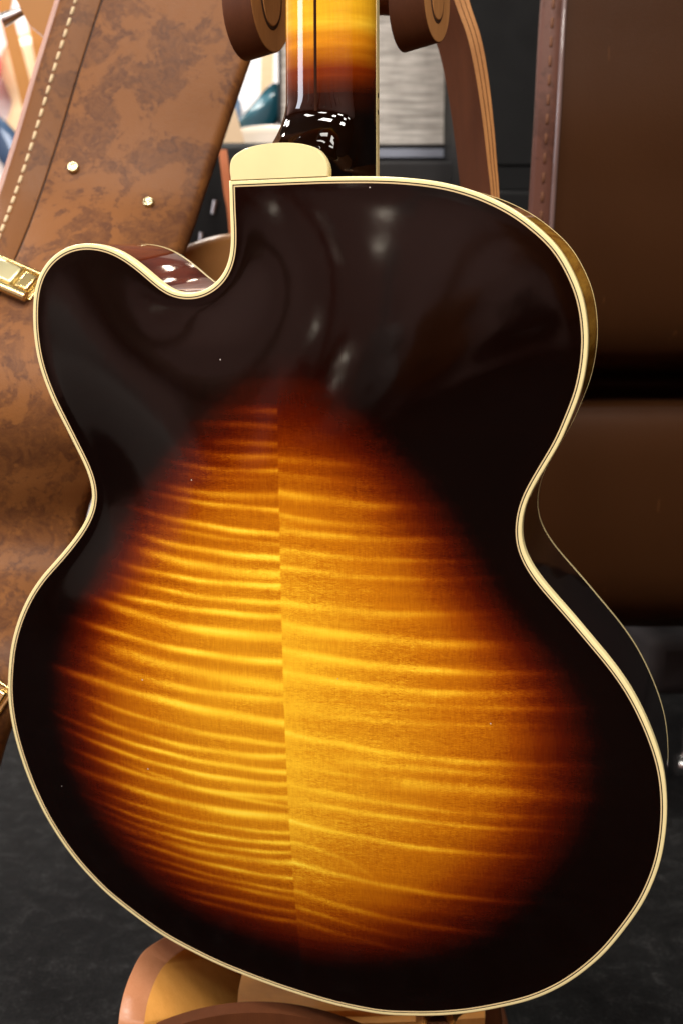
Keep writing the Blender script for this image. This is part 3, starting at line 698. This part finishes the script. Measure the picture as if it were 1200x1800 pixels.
# ------------------------------------------------------------------ amplifiers and cabinets behind
def grille():
    k = NT('silver_grille_cloth')
    a = k.noise(k.coord((5, 5, 75)), 2.6, 3, .55)
    bl = k.noise(k.coord((1, 1, .4)), 26, 4)
    f = k.math('ADD', k.math('MULTIPLY', a, .7), k.math('MULTIPLY', bl, .3))
    k.l(k.ramp(f, [(.34, (.24, .225, .20)), (.5, (.43, .40, .36)), (.66, (.66, .63, .58))]), k.b.inputs['Base Color'])
    k.set(Roughness=.55, Metallic=.2); return k.m
M['grille'] = grille()
M['vinyl'] = plain('black_tolex', (.007, .007, .0072), .6, bump=.3, scale=60, spec=.12)
M['vinyl_grey'] = plain('charcoal_tolex', (.025, .024, .025), .6, bump=.3, scale=60, spec=.15)
M['silver_trim'] = plain('brushed_trim', (.20, .22, .27), .4, metal=.6)
def amp(name, label, cat, x0, x1, y0, y1, d, deep, front, frame, trim=True, corners=True):
    a = at(x0, y1, d); b = at(x1, y0, d); wd = b.x-a.x; hh = b.z-a.z; cy = a.y
    r = empty(name, ((a.x+b.x)/2, cy+deep/2, a.z), label, cat)
    box('cabinet', (0, 0, hh/2), (wd, deep, hh), frame, r, .006)
    f = .0 if front is None else 1
    if f:
        box('grille_cloth', (0, -deep/2-.002, hh*.53), (wd*.955, .006, hh*.90), front, r, .001)
        if trim: box('trim_strip', (0, -deep/2-.004, hh*.045), (wd*.97, .008, hh*.035), M['silver_trim'], r, .001)
    if corners:
        for s in (-1, 1):
            for z in (.02, hh-.02): box('corner_guard', (s*(wd/2-.008), -deep/2+.006, z), (.022, .022, .04), M['steel'], r, .004)
    return r
amp('guitar_amplifier', 'silver-grilled guitar amplifier seen between the neck and the curved stand bow', 'amplifier', 490, 803, -150, 290, 2.2, .24, M['grille'], M['vinyl_grey'], corners=False)
amp('speaker_cabinet', 'low charcoal speaker cabinet under the silver-grilled amplifier', 'speaker cabinet', 470, 815, 292, 700, 2.1, .30, None, M['vinyl_grey'])
amp('speaker_cabinet', 'tall black speaker cabinet between the stand bow and the dark brown case', 'speaker cabinet', 806, 990, -250, 338, 1.9, .4, M['vinyl'], M['vinyl'], trim=False, corners=False)
amp('equipment_box', 'black equipment box on the floor beneath the tall black cabinet', 'box', 800, 1100, 345, 900, 1.75, .4, None, M['vinyl'], corners=False)

# ------------------------------------------------------------------ guitars hanging and standing in the background
def body_outline(kind):
    if kind == 'double':    # two pointed horns
        P = [(0, -.22), (.10, -.215), (.165, -.16), (.17, -.08), (.125, -.01), (.12, .05), (.15, .11), (.155, .165), (.135, .19), (.105, .165), (.075, .10), (.045, .07), (.03, .075),
             (-.03, .075), (-.045, .08), (-.075, .12), (-.105, .21), (-.14, .225), (-.155, .18), (-.145, .10), (-.125, .04), (-.13, -.02), (-.165, -.08), (-.165, -.16), (-.10, -.215)]
    else:                   # round acoustic body
        P = [(0, -.24), (.11, -.23), (.185, -.17), (.195, -.09), (.15, -.01), (.125, .04), (.14, .11), (.13, .18), (.08, .225), (0, .235),
             (-.08, .225), (-.13, .18), (-.14, .11), (-.125, .04), (-.15, -.01), (-.195, -.09), (-.185, -.17), (-.11, -.23)]
    return catmull(np.array(P), 5, True)
def small_guitar(name, label, loc, rot, kind, body, neckm, scale=1, guard=None, group=None, thick=.045):
    r = empty(name, loc, label, 'guitar', group); r.rotation_euler = rot; r.scale = (scale,)*3
    P = body_outline(kind); hh = thick/2; cen_ = P.mean(0)
    def ring(s, y): return [(cen_[0]+(a-cen_[0])*s, y, cen_[1]+(b-cen_[1])*s) for a, b in P]
    sharp(loft('body', [ring(.2, -hh-.004), ring(.93, -hh-.002), ring(.985, -hh+.003), ring(1, -hh+.010), ring(1, hh-.010), ring(.985, hh-.003), ring(.93, hh), ring(.2, hh)], body, r), 60)
    z0 = .06
    sharp(loft('neck', [[(-.022, -hh-.012, z0), (.022, -hh-.012, z0), (.018, hh*.1, z0), (-.018, hh*.1, z0)], [(-.02, -hh-.012, .50), (.02, -hh-.012, .50), (.015, -hh+.012, .50), (-.015, -hh+.012, .50)]], neckm, r), 30)
    hd = [(-.02, .50), (-.035, .53), (-.042, .66), (-.02, .69), (.02, .685), (.042, .65), (.034, .53), (.02, .50)]
    loft('headstock', [[(a, -hh-.012, b) for a, b in hd], [(a, -hh+.004, b) for a, b in hd]], neckm, r, smooth=False)
    for k in range(3):
        for s in (-1, 1): tube('tuner', [(s*.036, -hh-.004, .55+k*.04), (s*.062, -hh-.004, .55+k*.04)], [.005, .008], M['steel'], r, 8)
    if guard: box('pickguard', (.03, -hh-.006, -.02), (.13, .003, .12), guard, r, .001)
    box('bridge', (0, -hh-.009, -.11), (.08, .012, .02), M['steel'] if kind == 'double' else M['ebony'], r, .002)
    return r
teal = plain('teal_metallic', (.008, .09, .13), .22, coat=1, metal=.3); blue = plain('navy_paint', (.02, .06, .13), .3, coat=1)
pink = plain('fiesta_red_pink', (.75, .08, .12), .3, coat=1); honey = plain('honey_neck_wood', (.36, .15, .03), .35, coat=.6, scale=15)
pale = plain('pale_maple', (.70, .50, .30), .4, coat=.5); ivory = plain('ivory_paint', (.78, .68, .56), .35, coat=.6)
blackp = plain('black_plastic', (.015, .015, .017), .35); tanw = plain('tan_spruce', (.42, .18, .05), .35, coat=.6)
R_ = math.radians
small_guitar('electric_guitar', 'teal double-horned electric guitar between the tan case and the cream heel cap', at(392, 274, 2.3), (0, R_(3), R_(-4)), 'double', teal, honey, .76, blackp)
p = at(428, 420, 1.75)
small_guitar('acoustic_guitar', 'pale ivory-bodied guitar standing low behind the heel cap', at(470, 552, 1.9), (R_(-6), R_(-14), R_(10)), 'round', ivory, pale, 1.25, None, None, .10)
small_guitar('acoustic_guitar', 'tan round-shouldered guitar behind the cutaway, its shoulder just showing', at(446, 768, 1.28), (R_(-4), R_(-24), 0), 'round', tanw, honey, .92, None, None, .11)
small_guitar('electric_guitar', 'honey-necked guitar hanging on the white wall at the top left corner', at(86, 308, 2.9), (0, R_(-12.5), 0), 'double', blue, honey, .82, None, 'guitars hanging on the wall')
small_guitar('electric_guitar', 'red-pink guitar hanging on the white wall at the left edge', at(-66, 66, 3.1), (0, R_(5), 0), 'double', pink, pale, .62, None, 'guitars hanging on the wall')
small_guitar('electric_guitar', 'pale guitar hanging on the white wall right beside the tan case edge', at(96, 190, 3.2), (0, R_(-10), 0), 'round', pale, honey, .9, None, 'guitars hanging on the wall')
small_guitar('electric_guitar', 'pale maple-necked guitar hanging on the white wall just left of the neck', at(466, 330, 3.0), (0, R_(2), 0), 'double', plain('butter_paint', (.55, .40, .18), .35, coat=.4), pale, .80, blackp, 'guitars hanging on the wall')
sh = empty('wall_shelf', at(430, 236, 3.2), 'narrow grey shelf with small boxes on the white wall by the heel cap', 'shelf')
box('shelf_board', (0, 0, 0), (.40, .12, .018), M['vinyl_grey'], sh, .002)
for k_, (x_, w_, h_, c_) in enumerate(((-.13, .07, .05, (.45, .30, .16)), (-.04, .06, .08, (.10, .16, .25)), (.05, .08, .04, (.5, .46, .40)), (.14, .05, .07, (.30, .05, .04)))):
    bx = box('string_box', (sh.location.x+x_, sh.location.y, sh.location.z+.011+h_/2), (w_, .07, h_), plain('carton_%d' % k_, c_, .6), None, .002)
    tag(bx, ['tan carton', 'navy carton', 'pale grey carton', 'dark red carton'][k_]+' on the narrow shelf on the white wall', 'box', 'cartons on the wall shelf')
# wall hangers
for (px, py) in ((36, 160), (22, 199), (436, 145)):
    a = at(px, py, 3.25)
    hg = empty('wall_hanger', a, {36: 'upper dark wall hanger at far left', 22: 'lower dark wall hanger at far left', 436: 'dark wall hanger above the teal guitar'}[px], 'hanger')
    tube('peg', [(-.03, 0, 0), (.03, 0, 0)], .008, blackp, hg, 10); tube('stem', [(0, 0, 0), (0, Y1-a.y, .0)], .006, blackp, hg, 8)
# orange leather strap between case and neck
sp = catmull(np.array([(384, 262), (389, 300), (394, 340), (400, 372), (404, 420)], float), 6)
rr = []
for x, y in sp:
    a = at(x, y, 1.5); rr.append([a, a+Vector((.011, 0, 0)), a+Vector((.011, .004, 0)), a+Vector((0, .004, 0))])
tag(sharp(loft('strap', rr, plain('orange_leather', (.50, .14, .04), .5)), 40), 'narrow orange leather strap hanging between the tan case and the heel cap', 'strap')
# black gear bag in the gap
a = at(372, 520, 1.6); bg = empty('gear_bag', a, 'black gear bag in the dark gap below the orange strap', 'bag')
o = box('bag_body', (0.02, .05, .06), (.20, .14, .30), M['vinyl'], bg, .03)
tube('clip', [(.006, -.02, .11), (.010, -.02, .128)], [.0035, .0045], M['pewter'], bg, 10); tube('clip', [(-.012, -.02, .05), (-.010, -.02, .085)], .004, M['pewter'], bg, 10)
# metal caster foot and grey cushion by the right edge
a = at(1196, 1345, 1.5); cf = empty('caster', a, 'small shiny metal caster at the right edge of the floor', 'caster')
tube('wheel', [(-.006, 0, 0), (.016, 0, 0)], .014, M['steel'], cf, 20); tube('stem', [(.005, 0, .0), (.005, 0, .05)], .004, M['steel'], cf, 10)
a = at(1210, 1165, 1.75); gc = box('storage_box', (a.x, a.y, a.z+.02), (.17, .2, .09), plain('slate_grey_fabric', (.045, .043, .045), .8, bump=.4), None, .02)
tag(gc, 'slate grey fabric box under the dark brown case', 'box')

# ------------------------------------------------------------------ things behind the viewer that the lacquer mirrors
for k_, (x, y) in enumerate(LAMPS):
    fr = empty('ceiling_light', (x, y, CEIL-.012), 'square ceiling light number %d' % k_, 'ceiling light', 'square ceiling lights')
    fr['label'] = 'square ceiling light panel out of the picture, mirrored in the lacquer'
    for s in (-1, 1):
        box('frame_bar', (s*.23, 0, 0), (.03, .49, .022), M['wall'], fr); box('frame_bar', (0, s*.23, 0), (.43, .03, .022), M['wall'], fr)

bulb = NT('warm_display_bulb'); bulb.set(Base_Color=(1, .9, .75), Emission_Color=(1, .88, .70), Emission_Strength=45)
for (x, y, z, ln) in ((.36, 3.32, 2.13, .09), (.33, 3.32, 2.03, .12), (-2.52, -2.93, 1.36, .085), (-2.10, -3.14, 1.42, .07), (-2.52, -2.56, .92, .05), (-2.34, -3.14, .60, .085), (-2.36, -3.14, .44, .035)):
    lab = {.36: 'upper display light on the dark far wall, mirrored in the cutaway', .33: 'lower display light on the dark far wall, mirrored in the cutaway'}.get(x, 'small warm display light behind the viewer, mirrored in the upper back')
    dl = empty('display_light', (x, y, z), lab, 'display light', 'small display lights')
    a = Vector((.6, -.8, -.15)).normalized()*ln/2
    if ln > .04: a = Vector((.75, -.65, -.25)).normalized()*ln/2
    tube('bulb', [-a, -a*.8, a*.8, a], [.003, .006, .006, .003], bulb.m, dl, 12)
    box('mount', (-.035 if x < -2.45 else 0, 0 if x < -2.45 else (.03 if y > 0 else -.035), 0), (.02, .06, .06) if x < -2.45 else (.06, .02, .06), M['vinyl'], dl, .004)
lg = plain('light_grey_fabric', (.66, .60, .58), .7)  # for an unseen guitar shape added to give the horn its grey reflection
small_guitar('acoustic_guitar', 'pale grey bagged guitar out of the picture at left, mirrored in the horn', Vector((-1.62, -.20, .42)), (R_(-10), R_(14), R_(-75)), 'round', lg, lg, 1.15, None, None, .16)

# unseen instruments added behind the viewer, to break up the room mirrored in the lacquer
mir = [(-2.30, -2.55, .50, -40, 'double', plain('oxblood_paint', (.16, .03, .02), .3, coat=.5), 1.5, 'added oxblood guitar against the wall behind the viewer, leftmost of the row'),
       (-1.75, -2.95, .46, 8, 'round', plain('warm_grey_case', (.30, .26, .25), .7), 1.3, 'added warm grey cased guitar against the wall behind the viewer'),
       (-1.20, -2.95, .50, -6, 'round', plain('chestnut_paint', (.20, .07, .03), .35, coat=.4), 1.45, 'added chestnut guitar against the wall behind the viewer'),
       (-.60, -2.95, .42, 5, 'double', plain('coal_black_paint', (.02, .018, .02), .4), 1.3, 'added coal black guitar against the wall behind the viewer'),
       (-.05, -2.95, .50, -4, 'round', plain('dusty_tan_case', (.34, .20, .12), .7), 1.4, 'added dusty tan cased guitar against the wall behind the viewer'),
       (-2.45, -1.70, .50, -84, 'round', plain('umber_case', (.14, .08, .06), .6), 1.4, 'added umber cased guitar against the left wall behind the viewer')]
for x, y, z, a_, kd, mt, sc, lb in mir:
    small_guitar('added_guitar', lb, Vector((x, y, z)), (R_(8), 0, R_(180+a_)), kd, mt, mt, sc, None, 'added instruments along the walls behind the viewer', .10)
